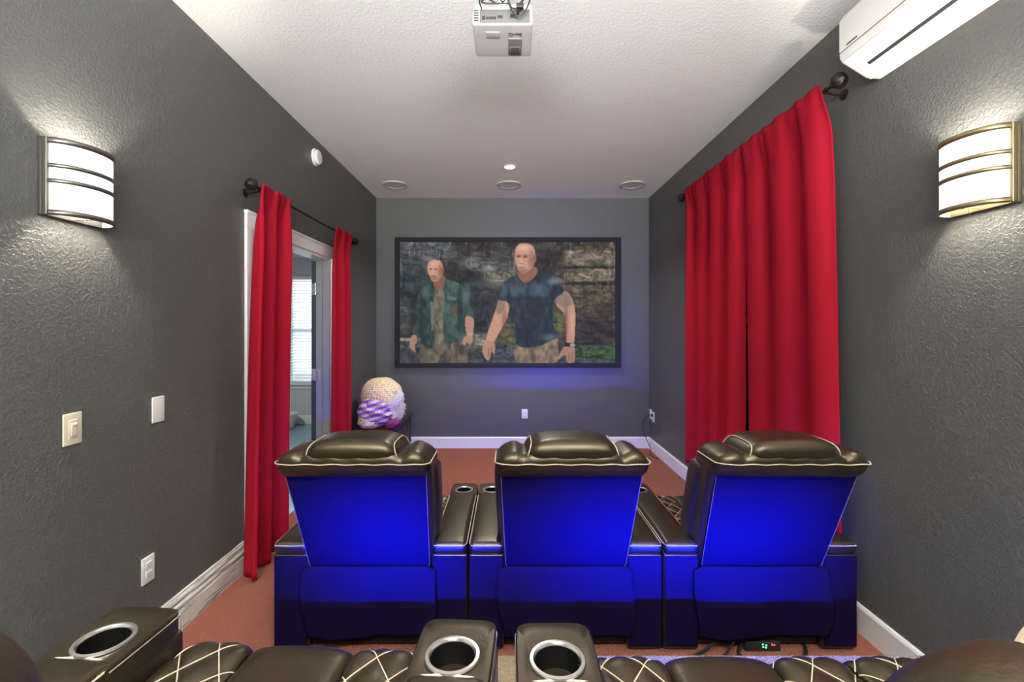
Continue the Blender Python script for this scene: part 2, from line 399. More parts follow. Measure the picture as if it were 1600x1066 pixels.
# ------------------------------------------------------------------ lamp objects
def sconce(side, x, y, z, label, metal, lamp=True):
    sg = 1 if side == 'left' else -1
    t = thing('wall_sconce', label, 'wall lamp', (x, y, z), 0 if side == 'left' else PI)
    hw, hh, pr = 0.122, 0.132, 0.095
    MB().rbox(0, 0.014, -hw, hw, -hh, hh, 0.003, 1).build('backplate', metal, t)
    def arc(k, n, r=1.0):
        a = -PI/2 + PI*k/n
        return (0.014+pr*r*math.cos(a)**0.85 if abs(math.cos(a)) > 1e-6 else 0.014, (hw-0.006)*r*math.sin(a))
    N = 36
    sh = MB().grid(lambda u, v: (*arc(u*N, N, 0.96), -hh+0.004+v*(2*hh-0.008)), N, 4).build('shade', 'shade', t, solid=0.003)
    for (z0, z1) in ((hh-0.020, hh), (0.030, 0.044), (-0.022, -0.008), (-hh, -hh+0.018)):
        MB().grid(lambda u, v: (*arc(u*N, N, 1.0), z0+v*(z1-z0)), N, 1).build('metal_band', metal, t, solid=0.003)
    for y0_ in (-hw, hw-0.012): MB().rbox(0.010, 0.03, y0_, y0_+0.012, -hh, hh, 0.003, 1).build('side_rail', metal, t)
    MB().tube([(0.05, 0, -hh-0.008), (0.05, 0, -hh+0.012)], 0.004, 8).tube([(0.014, 0, -hh+0.008), (0.105, 0, -hh+0.008)], 0.002, 6).build('finial', metal, t)
    point('sconce_bulb', (x+sg*0.055, y, z+0.02), SCONCE_W, WARM, 0.022)
    return t
labs = ['half-cylinder wall sconce with four nickel bands on the left wall beside the front curtain',
        'half-cylinder wall sconce with warm brass-toned bands on the right wall below the air conditioner',
        'added wall sconce for fill light, left wall behind the camera', 'added wall sconce for fill light, right wall behind the camera']
for i, (sd, x, y, z) in enumerate(SCONCES):
    sconce(sd, x, y, z, labs[i], 'nickel' if sd == 'left' else 'brass')
clabs = ['small lit round downlight in the ceiling just before the three round covers', 'added round downlight for fill light, in the ceiling behind the camera, left one', 'added round downlight for fill light, in the ceiling behind the camera, right one']
for i, (x, y, p) in enumerate(CANS):
    t = thing('recessed_downlight', clabs[i], 'ceiling light', (x, y, H))
    MB().lathe([(0.048, 0), (0.050, -0.006), (0.066, -0.005), (0.070, 0)], n=36).build('trim_ring', 'plastic', t)
    MB().lathe([(0.0, -0.004), (0.030, -0.004), (0.048, -0.003), (0.048, -0.0005)], n=32, cap1=True).build('lens', 'lamp', t)
    area('downlight_beam', (x, y, H-0.012), (0, 0, 0), 0.09, 0.09, p, NEUT, 130, 'DISK')
# added fill behind the camera: glowing pane and area light framed as a window
wn3 = bpy.data.objects.new('added_fill_window', None); COL.objects.link(wn3); wn3.location = (0.05, YR, 1.95); struct(wn3)
f3 = MB()
for (a, b_, c_, d) in ((-1.3, -1.22, -1.0, 1.0), (1.22, 1.3, -1.0, 1.0), (-1.22, 1.22, -1.0, -0.92), (-1.22, 1.22, 0.92, 1.0), (-0.03, 0.03, -0.92, 0.92)): f3.rbox(a, b_, 0, 0.03, c_, d, 0.004, 1)
f3.build('window_frame', 'trim', wn3)
MB().box(-1.22, 1.22, 0, 0.008, -0.92, 0.92).build('window_pane', 'fillpane', wn3, smooth=False)
area('rear_fill', (0.05, YR+0.06, 2.15), (PI/2+math.radians(36), 0, 0), 2.4, 1.2, REAR_W, (0.96, 0.985, 1.0), 100)
for (x, lb) in ((-1.25, 'added fill light shaped as a tall floor lamp, behind the camera on the left'), (1.33, 'added fill light shaped as a tall floor lamp, behind the camera on the right')):
    t = thing('fill_uplight', lb, 'added fill lamp', (x, -1.45, RISER_Z))  # added uplight, put in to brighten the ceiling
    MB().lathe([(0.0005, 0), (0.14, 0), (0.14, 0.012), (0.02, 0.03), (0.0005, 0.03)], n=36).build('base', 'bronze', t)
    MB().tube([(0, 0, 0.02), (0, 0, 1.47)], 0.012, 12).build('pole', 'bronze', t)
    MB().lathe([(0.0005, 1.46), (0.04, 1.465), (0.14, 1.53), (0.17, 1.58), (0.165, 1.58), (0.135, 1.535), (0.0005, 1.48)], n=36).build('lamp_bowl', 'bronze', t)
    MB().lathe([(0.0005, 1.55), (0.10, 1.545), (0.12, 1.54)], n=32).build('diffuser', 'lamp', t)
    area('fill_uplight_beam', (x, -1.45, RISER_Z+1.60), (PI, 0, 0), 0.28, 0.28, UPLIGHT_FILL_W, NEUT, 180, 'DISK')
# daylight of the adjoining room's window
area('window_daylight', (-2.86, AY1+0.35, 1.55), (-PI/2, 0, 0), 1.0, 1.7, 22, (0.66, 0.84, 1.0))
area('hall_fill', (-3.2, 4.0, AH-0.03), (0, 0, 0), 0.4, 0.4, 38, (1, .98, .95), 180, 'DISK')  # added fill to brighten the adjoining room, no fixture

# ------------------------------------------------------------------ recliners
AW, AL, ARMZ = 0.158, 0.80, 0.487
def sup(k, n, a, b, p=7):
    t = 2*PI*k/n; c_, s_ = math.cos(t), math.sin(t)
    return (a*math.copysign(abs(c_)**(2/p), c_), b*math.copysign(abs(s_)**(2/p), s_))
def make_arm(root, x0, x1, back=False):
    """arm body, padded top, cup-holder block; x0<x1"""
    xc, hw = (x0+x1)/2, (x1-x0)/2
    arm = MB().rbox(x0, x1, 0, AL, 0.015, 0.440, 0.012, 3).build('armrest', 'leather', root)
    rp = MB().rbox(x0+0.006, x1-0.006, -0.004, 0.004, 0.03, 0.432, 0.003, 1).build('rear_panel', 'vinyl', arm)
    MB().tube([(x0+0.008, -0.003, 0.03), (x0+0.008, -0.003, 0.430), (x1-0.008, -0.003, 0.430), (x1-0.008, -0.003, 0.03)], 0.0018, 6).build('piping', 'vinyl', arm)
    yp = 0.635
    MB().rbox(x0+0.002, x1-0.002, -0.010, yp, 0.440, ARMZ+0.006, 0.022, (6, 14, 2), puff=(0, 0, 0.012)).build('arm_pad', 'leather', arm)
    q = 0.470
    path = [(x0+0.003, y, q+0.012) for y in (yp-0.03, 0.4, 0.2, 0.02)] + [(x0+0.012, -0.008, q+0.012), (xc, -0.011, q+0.012), (x1-0.012, -0.008, q+0.012)] + [(x1-0.003, y, q+0.012) for y in (0.02, 0.2, 0.4, yp-0.03)]
    path += [(x1-0.014, yp-0.003, q+0.014), (xc, yp+0.001, q+0.016), (x0+0.014, yp-0.003, q+0.014)]
    MB().tube(path, 0.0022, 6, closed=True).build('pad_piping', 'piping', arm)
    # cup holder block with a real hole
    N = 64; y0, y1 = yp-0.06, AL; cy, hy = (y0+y1)/2, (y1-y0)/2
    cyc = yp + 0.050; R = 0.048
    L = []
    for r in (R, R+0.003):
        L.append([(xc+r*math.cos(2*PI*k/N), cyc+r*math.sin(2*PI*k/N), 0.484) for k in range(N)])
    for t, z in ((0.5, 0.4875), (0.93, 0.486), (0.975, 0.482), (1.0, 0.472), (1.0, 0.44)):
        l = []
        for k in range(N):
            sx, sy = sup(k, N, hw*(1.0), hy)
            sx, sy = xc+sx*min(1, 0.02+t), cy+sy*min(1, 0.02+t) if t > .9 else cy+sy*t
            if t == 0.5:
                cx_, cy_ = xc+R*math.cos(2*PI*k/N), cyc+R*math.sin(2*PI*k/N)
                ex, ey = sup(k, N, hw*0.93, hy*0.93); ex += xc; ey += cy
                sx, sy = (cx_+ex)/2, (cy_+ey)/2
            l.append((sx, sy, z))
        L.append(l)
    MB().loops(L).build('cup_block', 'leather', arm)
    MB().lathe([(R+0.005, 0.486), (R+0.004, 0.4895), (R-0.002, 0.4900), (R-0.0045, 0.486), (R-0.005, 0.476)], (xc, cyc, 0), n=48).build('cup_ring', 'steel', arm)
    MB().lathe([(R-0.0055, 0.484), (R-0.007, 0.41), (R-0.012, 0.405), (0.0005, 0.405)], (xc, cyc, 0), n=40, cap1=True).build('cup_well', 'cup', arm)
    for xx in (x0+0.0015, x1-0.0015):
        MB().tube([(xx, yp-0.02, 0.476), (xx, AL-0.03, 0.476), (xx+(0.006 if xx < xc else -0.006), AL-0.008, 0.474), (xx+(0.006 if xx < xc else -0.006), AL-0.002, 0.46), (xx+(0.004 if xx < xc else -0.004), AL+0.001, 0.05)], 0.0018, 6).build('seam', 'piping', arm)
    return arm
def seat_surface(x0, x1, quilt, crown):
    """profile: flat top to the rear, rolls over the front edge and goes down"""
    ztop, yf, rr = 0.403, 0.825, 0.055
    La = yf-rr-0.16; Lb = rr*PI/2; Lc = 0.26
    LT = La+Lb+Lc
    def fn(u, v, off=0.0):
        s = v*LT; x = x0+(x1-x0)*u
        if s < La: y, z, ny, nz = 0.16+s, ztop, 0, 1
        elif s < La+Lb:
            a = (s-La)/rr; y, z, ny, nz = yf-rr+rr*math.sin(a), ztop-rr+rr*math.cos(a), math.sin(a), math.cos(a)
        else: y, z, ny, nz = yf, ztop-rr-(s-La-Lb), 1, 0
        e = min(u, 1-u)*(x1-x0)
        h = crown*(1-(2*u-1)**2)**0.5 - 0.012*math.exp(-(e/0.012))
        if quilt:
            p = 0.088
            a, b = (x+s*0.72)/p, (x-s*0.72)/p
            h += 0.009*(abs(math.sin(PI*a))*abs(math.sin(PI*b)))**0.7
        h += off
        return (x, y+ny*h, z+nz*h)
    return fn, LT
def make_seat(root, xa, xb):
    w_ = xb-xa; q = w_*0.29
    MB().rbox(xa, xb, 0.15, 0.79, 0.10, 0.385, 0.01, 2).build('seat_base', 'leather', root)
    for (a, b_, qu, cr_) in ((xa+0.004, xa+q, True, 0.006), (xa+q, xb-q, False, 0.012), (xb-q, xb-0.004, True, 0.006)):
        fn, LT = seat_surface(a, b_, qu, cr_)
        so = MB().grid(fn, 44 if qu else 22, 150 if qu else 50).build('seat_cushion', 'leather', root, solid=0.004)
        if qu:
            st = MB(); p = 0.088
            for sg in (1, -1):
                for k in range(-20, 30):
                    pts = []
                    for i in range(0, 61):
                        x = a+(b_-a)*i/60
                        s = (k*p-x)*sg/0.72
                        if 0.2 < s < LT-0.02: pts.append(fn((x-a)/(b_-a), s/LT, 0.0042))
                    if len(pts) > 3: st.tube(pts, 0.0013, 5)
            if st.v: plabel(st.build('diamond_stitching', 'piping', so), 'cream diamond stitching')
def make_back(root, xc, hwid, recline=0.41, top=0.0):
    lean = lambda x, y, z: (x, y-(z-0.39)*recline, z)
    def bf(x, y, z):
        f = 0.93+0.07*min(1, max(0, (z-0.36)/0.5))
        return lean(xc+(x-xc)*f, y, z)
    h = hwid
    zt = 0.905+top
    bk = MB().rbox(xc-h, xc+h, 0.012, 0.185, 0.33, zt, 0.035, (10, 4, 10), puff=(0.006, 0.012, 0), fn=bf).build('backrest', 'leather', root)
    # vinyl rear panel with piping
    pf = lambda x, y, z: bf(x, y, z)
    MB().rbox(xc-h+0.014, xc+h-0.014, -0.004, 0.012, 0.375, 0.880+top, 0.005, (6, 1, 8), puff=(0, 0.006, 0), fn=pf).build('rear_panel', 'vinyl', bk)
    e = h-0.014
    pts = [pf(xc-e, -0.003, 0.86+top)] + [pf(xc-e, -0.004, z) for z in (0.7, 0.5, 0.40)] + [pf(xc-e+0.01, -0.006, 0.377)] + [pf(xc+e-0.01, -0.006, 0.377)] + [pf(xc+e, -0.004, z) for z in (0.40, 0.5, 0.7)] + [pf(xc+e, -0.004, 0.86+top)]
    plabel(MB().tube(pts, 0.0012, 6).build('back_piping', 'stitch', bk), 'thin pale piping')
    # side bolsters visible on the front half
    for sg in (-1, 1):
        x_ = xc+sg*(h-0.03)
        MB().rbox(x_-0.045, x_+0.045, 0.09, 0.235, 0.42, zt-0.03, 0.04, (4, 4, 12), puff=(0.006, 0.01, 0), fn=bf).build('side_bolster', 'leather', bk)
    MB().rbox(xc-h+0.06, xc+h-0.06, 0.14, 0.25, 0.42, zt-0.05, 0.04, (8, 3, 8), puff=(0, 0.02, 0), fn=bf).build('lumbar_cushion', 'leather', bk)
    # top roll
    H2 = h+0.006
    z0, z1 = 0.848+top, 0.962+top
    hp = 0.195                                   # half width of the pillow notch
    def rf(x, y, z):
        u = abs(x-xc)/H2
        d = math.exp(-((abs(x-xc)-hp)/0.018)**2)
        zz = z
        if z > (z0+z1)/2: zz = z - 0.016*d - 0.016*max(0, u-0.8)/0.2 + 0.006*math.sin(x*55+y*9)*0.4
        yy = y + 0.001*math.sin(x*70+z*30)
        return lean(x, yy, zz)
    rl = MB().rbox(xc-H2, xc+H2, -0.036, 0.20, z0, z1, 0.045, (36, 8, 5), puff=(0.004, 0.012, 0.012), fn=rf).build('top_roll', 'leather', root)
    zp = z0+0.072
    rp_ = []
    for i in range(41):
        u = -1+2*i/40; x = xc+(H2+0.003)*u*0.995
        yy = -0.047 + 0.03*max(0, abs(u)-0.93)/0.07
        p = lean(x, yy-0.0, zp + 0.002*math.sin(i*0.9)); rp_.append(p)
    ends0 = [lean(xc-H2-0.003, y, zp) for y in (0.15, 0.08, 0.02, -0.01)]; ends1 = [lean(xc+H2+0.003, y, zp) for y in (-0.01, 0.02, 0.08, 0.15)]
    plabel(MB().tube(ends0+rp_+ends1, 0.0024, 6).build('roll_piping', 'piping', rl), 'cream piping')
    # headrest pillow
    zt2 = 1.005+top
    def hf(x, y, z):
        k = (z-(z0+0.03))/(zt2-z0-0.03); f = 1.0-0.13*max(0, k)**2
        arch = 1-0.25*((x-xc)/hp)**4*max(0, k)*0.25
        return lean(xc+(x-xc)*f, y, z*arch+(1-arch)*z0)
    hr = MB().rbox(xc-hp, xc+hp, -0.028, 0.215, z0+0.055, zt2, 0.05, (16, 8, 6), puff=(0.004, 0.01, 0.014), fn=hf).build('headrest', 'leather', root)
    for sg in (-1, 1):
        pts = []
        for i in range(31):
            a = i/30*PI
            ca_ = math.cos(a); y = 0.0935-0.113*math.copysign(abs(ca_)**0.5, ca_); z = z0+0.060+(zt2-z0-0.062)*max(0, math.sin(a))**0.5
            q_ = hf(xc+sg*(hp-0.008), y, z); pts.append(q_)
        MB().tube(pts, 0.0024, 6).build('headrest_piping', 'piping', hr)
    # hanging rear flap
    rnd = random.Random(int(xc*1000)+5)
    ph = rnd.random()*6
    def ff(u, v):
        x = xc+(u*2-1)*(0.300-0.02*v+0.010*math.sin(v*PI)+0.012*math.sin(v*5+ph)*(u-0.5))
        z = 0.393-0.315*v + 0.010*math.sin(u*4+ph)*v - (0.018*(1-min(1, min(u, 1-u)/0.06)))*(1-v)
        y = -0.016-0.020*math.sin(v*PI)-0.007*math.sin(u*9+ph+v*2)*(0.3+v)-0.004*math.sin(u*23+ph)*v
        return (x, y, z)
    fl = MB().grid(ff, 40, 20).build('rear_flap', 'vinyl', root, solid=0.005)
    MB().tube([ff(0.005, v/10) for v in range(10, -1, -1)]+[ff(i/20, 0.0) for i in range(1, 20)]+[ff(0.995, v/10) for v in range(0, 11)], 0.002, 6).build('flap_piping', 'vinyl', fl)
def make_unit(root, seats, led=False, recline=0.41, top=0.0):
    """a recliner (1 seat) or loveseat (2); origin centre rear floor"""
    sw = 0.551; W = sw*seats + 2*AW
    make_arm(root, -W/2, -W/2+AW); make_arm(root, W/2-AW, W/2)
    for i in range(seats):
        xa = -W/2+AW+i*sw; xb = xa+sw
        make_seat(root, xa, xb); make_back(root, (xa+xb)/2, 0.300 if seats == 1 else 0.276, recline, top)
        MB().rbox(xa+0.03, xb-0.03, 0.10, 0.72, 0.06, 0.12, 0.01, 1).rbox(xa+0.004, xb-0.004, 0.03, 0.07, 0.022, 0.30, 0.006, 1).tube([(xa+0.04, 0.09, 0.01), (xa+0.04, 0.09, 0.3)], 0.012, 8).tube([(xb-0.04, 0.09, 0.01), (xb-0.04, 0.09, 0.3)], 0.012, 8).tube([(xa+0.04, 0.75, 0.003), (xa+0.04, 0.75, 0.14)], 0.012, 8).tube([(xb-0.04, 0.75, 0.003), (xb-0.04, 0.75, 0.14)], 0.012, 8).build('mechanism_and_shade_sheet', 'dark', root)  # the upright dark sheet at the rear stands in for shade below the flap
        if led:
            plabel(MB().rbox(xa+0.02, xb-0.02, 0.795, 0.803, 0.088, 0.098, 0.002, 1).build('light_strip', 'blueled', root), 'blue glowing light strip')
    return W
fx = [-0.620, 0.254, 1.126]
root0 = thing('recliner', 'black leather theatre recliner of the front row beside the doorway curtain', 'recliner', (fx[0], 2.06, 0), 0, 'front row recliners')
make_unit(root0, 1)
dup(root0, (fx[1], 2.06, 0), 'middle one of the three black leather recliners in the front row')
dup(root0, (fx[2], 2.06, 0), 'black leather recliner of the front row beside the large red curtains and right wall')
r4 = thing('recliner', 'black quilted leather recliner on the carpeted riser by the left wall, cup holders open', 'recliner', (-0.504, 0.225, RISER_Z), math.radians(-3.5))
make_unit(r4, 1, True, 0.33, 0.055)
r5 = thing('reclining_loveseat', 'two-seat black quilted leather loveseat on the carpeted riser, right of the narrow gap', 'loveseat', (0.722, 0.19, RISER_Z), 0)
make_unit(r5, 2, True, 0.28, 0.025)
for (x, wd) in ((-0.50, 0.5), (0.458, 0.5), (1.014, 0.5)):
    area('under_seat_led', (x, 1.085, RISER_Z+0.093), (PI/2+math.radians(6), 0, 0), wd, 0.008, BLUE_W, BLUE, 56)

for x in fx:
    area('front_seat_led', (x, 2.915, 0.10), (PI/2-math.radians(8), 0, 0), 0.5, 0.008, FRONT_BLUE_W, BLUE, 130)

# ------------------------------------------------------------------ curtains
def rod(name, label, x, y0, y1, z, wallx):
    t = thing(name, label, 'curtain rod', (x, y0, z))
    L = y1-y0
    MB().tube([(0, 0, 0), (0, L, 0)], 0.009, 12).build('pole', 'bronze', t)
    for (yy, sg) in ((0, -1), (L, 1)):
        f = MB().lathe([(0.010, 0), (0.016, 0.006*sg), (0.010, 0.014*sg), (0.022, 0.022*sg), (0.034, 0.036*sg), (0.038, 0.052*sg), (0.032, 0.068*sg), (0.018, 0.078*sg), (0.010, 0.086*sg), (0.0005, 0.09*sg)], (0, yy, 0), 'y', 20)
        for k in range(6):
            a0 = k*PI/3
            f.tube([(0.036*math.sin(i/8*PI)*math.cos(a0+i*0.18), yy+sg*(0.022+0.056*i/8), 0.036*math.sin(i/8*PI)*math.sin(a0+i*0.18)) for i in range(9)], 0.005, 6)
        f.build('finial', 'bronze', t)
        yb = yy-sg*0.045
        dx = wallx-x
        MB().tube([(0, yb, -0.012), (dx*0.5, yb, -0.022), (dx*0.93, yb, -0.02)], 0.006, 8).lathe([(0.0005, 0), (0.026, 0), (0.026, 0.006*(-1 if dx > 0 else 1)), (0.0005, 0.008*(-1 if dx > 0 else 1))], (dx, yb, -0.02), 'x', 20).lathe([(0.013, -0.008), (0.013, 0.008)], (0, yb, 0), 'y', 16, cap0=True, cap1=True).build('bracket', 'bronze', t)
    return t
def curtain(label, x, ya, yb, yab, ybb, z0, z1, folds, amp=0.035, seed=0, sgn=1, group=None, ph=0.0, xb=0.0, zb=0.0, xt=None):
    rnd = random.Random(seed)
    offs = [rnd.uniform(-0.6, 0.6) for _ in range(12)]
    def fn(u, v):          # u along the rod, v downwards
        vv = v**0.6
        y = (ya+(yb-ya)*u)*(1-vv)+(yab+(ybb-yab)*u)*vv
        uu = u + 0.018*math.sin(u*9+offs[0])
        wv = math.sin(2*PI*folds*uu+ph+0.5*math.sin(v*2+offs[1]))
        wv = math.copysign(abs(wv)**0.72, wv)
        a = amp*(0.55+0.45*min(1, v*6))*(0.85+0.15*v)*(0.85+0.3*math.sin(u*7+offs[2]))
        fine = 0.006*math.sin(2*PI*folds*3.1*uu+offs[3])*math.exp(-v*14)
        y += 0.3*amp*math.cos(2*PI*folds*uu+ph)
        dz = 0.006*math.sin(2*PI*folds*uu*2+offs[4])*math.exp(-v*20)
        q_ = min(1, v/0.10); q_ = q_*q_*(3-2*q_)
        a *= 0.25+0.75*q_
        return ((xt if xt is not None else x)*(1-q_)+x*q_+sgn*(a*wv+fine*0.5)+xb*v, y, z1-(z1-z0+zb*u)*v+dz)
    o = MB().grid(fn, int(folds*18)+20, 60).build('curtain', 'curtain', solid=0.004)
    tag(o, label, 'curtain', group)
    return o
rod('curtain_rod', 'black rod with ball finials over the doorway on the left wall', -1.497, 2.73, 4.44, 2.285, XL)
rod('curtain_rod', 'long black rod with ball finials high on the right wall', 1.585, 2.262, 4.17, 2.64, XR)
curtain('red curtain hanging at the near side of the doorway, reaching the carpet', -1.492, 2.74, 3.12, 2.60, 3.02, 0.012, 2.315, 2.2, 0.050, 1, ph=0.4, xt=-1.474)
curtain('purple-red curtain at the far side of the doorway, beside the wooden chest', -1.500, 3.92, 4.36, 3.86, 4.42, 0.012, 2.315, 2.6, 0.036, 2, xt=-1.474)
curtain('wide red curtain panel on the right wall nearest the air conditioner', 1.597, 2.33, 3.125, 2.25, 3.11, 0.25, 2.680, 2.7, 0.036, 4, ph=2.2, xb=0.010, xt=1.567)
curtain('red curtain panel on the right wall farther from the camera, purple at its hem', 1.597, 3.14, 4.11, 3.16, 4.10, 0.25, 2.680, 3.4, 0.036, 6, ph=1.0, xt=1.567)

# ------------------------------------------------------------------ air conditioner
ac = thing('air_conditioner', 'white wall-mounted split air conditioner high on the right wall', 'air conditioner', (XR, 1.25, 2.57))
prof = [(0, 0.005), (-0.065, 0.008), (-0.175, 0.075), (-0.187, 0.095), (-0.190, 0.13), (-0.190, 0.26), (-0.170, 0.29), (-0.12, 0.30), (0, 0.30)]
Lw = 0.832
def extr(prof, y0, y1):
    n = len(prof); vs = [(x, y0, z) for x, z in prof]+[(x, y1, z) for x, z in prof]
    return MB().add(vs, [(i, (i+1) % n, n+(i+1) % n, n+i) for i in range(n)]+[tuple(range(n)), tuple(range(n, 2*n))])
extr(prof, 0, Lw).build('casing', 'ac', ac, bevel=0.006)
fl = extr([(-0.052, -0.001), (-0.176, 0.072), (-0.180, 0.079), (-0.176, 0.082), (-0.05, 0.012)], 0.012, Lw-0.010)
fl.build('outlet_flap', 'ac2', ac, bevel=0.002)
extr([(-0.108, 0.0305), (-0.120, 0.0375), (-0.120, 0.045), (-0.108, 0.045)], 0.09, Lw-0.075).build('louver_slot', 'slot', ac, smooth=False)
extr([(-0.1915, 0.118), (-0.1915, 0.116), (-0.188, 0.116), (-0.188, 0.118)], 0.0, Lw).build('panel_seam', 'port', ac, smooth=False)
extr([(-0.1915, 0.128), (-0.1915, 0.136), (-0.188, 0.136), (-0.188, 0.128)], Lw-0.11, Lw-0.05).build('printed_mark', 'port', ac, smooth=False)

# ------------------------------------------------------------------ projector
pj = thing('projector', 'white video projector hung upside down from the ceiling', 'projector', (-0.0255, 1.89, 2.70))
pw, pd, phh = 0.252, 0.235, 0.085
MB().rbox(-pw/2, pw/2, 0, pd, 0, phh, 0.012, 3, fn=lambda x, y, z: (x*(1-0.05*max(0, z/phh)), y, z)).build('body', 'proj', pj)
MB().rbox(-pw/2+0.032, pw/2-0.014, -0.003, 0.004, 0.006, 0.060, 0.002, 1).build('port_panel', 'port', pj)
pb = MB()
for (x, z, a, b_) in ((-0.078, 0.022, 0.006, 0.007), (-0.062, 0.022, 0.006, 0.004), (-0.050, 0.022, 0.004, 0.005), (-0.040, 0.022, 0.004, 0.005), (-0.030, 0.022, 0.004, 0.005), (-0.010, 0.027, 0.010, 0.005), (0.045, 0.030, 0.014, 0.008)):
    pb.rbox(x-a, x+a, -0.006, -0.002, z-b_, z+b_, 0.001, 1)
pb.build('ports', 'black', pj)
vb = MB()
for i in range(5): vb.box(-pw/2+0.008, -pw/2+0.028, -0.002, 0.001, 0.012+i*0.010, 0.017+i*0.010)
vb.build('rating_label', 'black', pj, smooth=False)
MB().rbox(0.0235, 0.083, 0.095, 0.212, -0.0025, 0.004, 0.002, 2).build('focus_recess', 'lever', pj)
MB().rbox(0.029, 0.078, 0.15, 0.205, -0.005, -0.001, 0.002, 1).build('focus_dial', 'port', pj)
for x_ in (0.030, 0.073): MB().rbox(x_, x_+0.004, 0.155, 0.195, -0.006, -0.002, 0.001, 1).build('lens_clip', 'steel', pj)
MB().rbox(-0.072, -0.012, 0.05, 0.092, -0.0015, 0.002, 0.001, 1).build('button_pad', 'ring', pj)
MB().lathe([(0.0005, 0.003), (0.026, 0.003), (0.030, 0.0), (0.030, -0.01)], (0.053, pd, 0.04), 'y', 28).build('lens', 'cup', pj)
def text_mesh(s, size, name, m, parent, loc, rot):
    c_ = bpy.data.curves.new(name, 'FONT'); c_.body = s; c_.size = size; c_.align_x = 'CENTER'; c_.align_y = 'CENTER'; c_.extrude = 0.0004
    o = bpy.data.objects.new(name, c_); COL.objects.link(o)
    bpy.context.view_layer.update()
    me = bpy.data.meshes.new_from_object(o.evaluated_get(bpy.context.evaluated_depsgraph_get()))
    bpy.data.objects.remove(o)
    me.materials.clear(); me.materials.append(M[m])
    r = bpy.data.objects.new(name, me); COL.objects.link(r); r.parent = parent; r.location = loc; r.rotation_euler = rot
    return r
text_mesh('BenQ', 0.025, 'logo', 'text', pj, (0.052, 0.066, -0.0008), (PI, 0, PI))
mt = MB().tube([(0.0, 0.07, phh), (0.0, 0.07, H-2.70)], 0.017, 16).lathe([(0.0005, H-2.70-0.014), (0.055, H-2.70-0.012), (0.06, H-2.70-0.001)], (0, 0.07, 0), n=28).rbox(-0.06, 0.06, 0.03, 0.11, phh-0.002, phh+0.014, 0.003, 1)
for sx in (-1, 1):
    mt.tube([(sx*0.03, 0.05, phh+0.01), (sx*0.09, 0.0+0.03, phh+0.004)], 0.007, 6).tube([(sx*0.03, 0.09, phh+0.01), (sx*0.09, 0.17, phh+0.004)], 0.007, 6)
mt.build('ceiling_mount', 'plastic', pj)
def spline(P, n=10):
    P = [Vector(p) for p in P]; out = []
    for i in range(len(P)-1):
        a, b, c_, d = P[max(0, i-1)], P[i], P[i+1], P[min(len(P)-1, i+2)]
        for k in range(n):
            t = k/n
            out.append(0.5*((2*b)+(c_-a)*t+(2*a-5*b+4*c_-d)*t*t+(3*b-a-3*c_+d)*t**3))
    out.append(P[-1]); return out
px0 = (-0.0255, 1.89, 2.70)
cb = MB()
W2 = lambda x, z, y=-0.03: (px0[0]+x, px0[1]+y, px0[2]+z)
cb.tube(spline([W2(-0.085, 0.055, -0.01), W2(-0.093, 0.075), W2(-0.07, 0.088), W2(-0.02, 0.088), W2(0.0, 0.098, 0.01), W2(0.02, 0.085), W2(0.035, 0.04), W2(0.06, 0.012), W2(0.09, 0.03), W2(0.115, 0.09), W2(0.13, 0.16), W2(0.15, 0.29, 0.0)]), 0.0032, 8)
cb.tube(spline([W2(-0.02, 0.10, 0.03), W2(-0.06, 0.082), W2(-0.085, 0.078, -0.02), W2(-0.06, 0.07, -0.02), W2(0.02, 0.07, -0.02), W2(0.04, 0.045), W2(0.07, 0.048), W2(0.085, 0.09), W2(0.12, 0.13), W2(0.14, 0.29, 0.0)]), 0.0032, 8)
cb.tube(spline([W2(0.062, 0.028, -0.006), W2(0.066, 0.05), W2(0.09, 0.09), W2(0.125, 0.15), W2(0.13, 0.29, 0.0)]), 0.005, 8)
cb.rbox(*[q for q in (px0[0]+0.055, px0[0]+0.085, px0[1]-0.04, px0[1]-0.018, px0[2]+0.042, px0[2]+0.062)], 0.004, 1)
tag(cb.build('cable_bundle', 'black'), 'tangle of black cables looping behind the hung projector', 'cable')

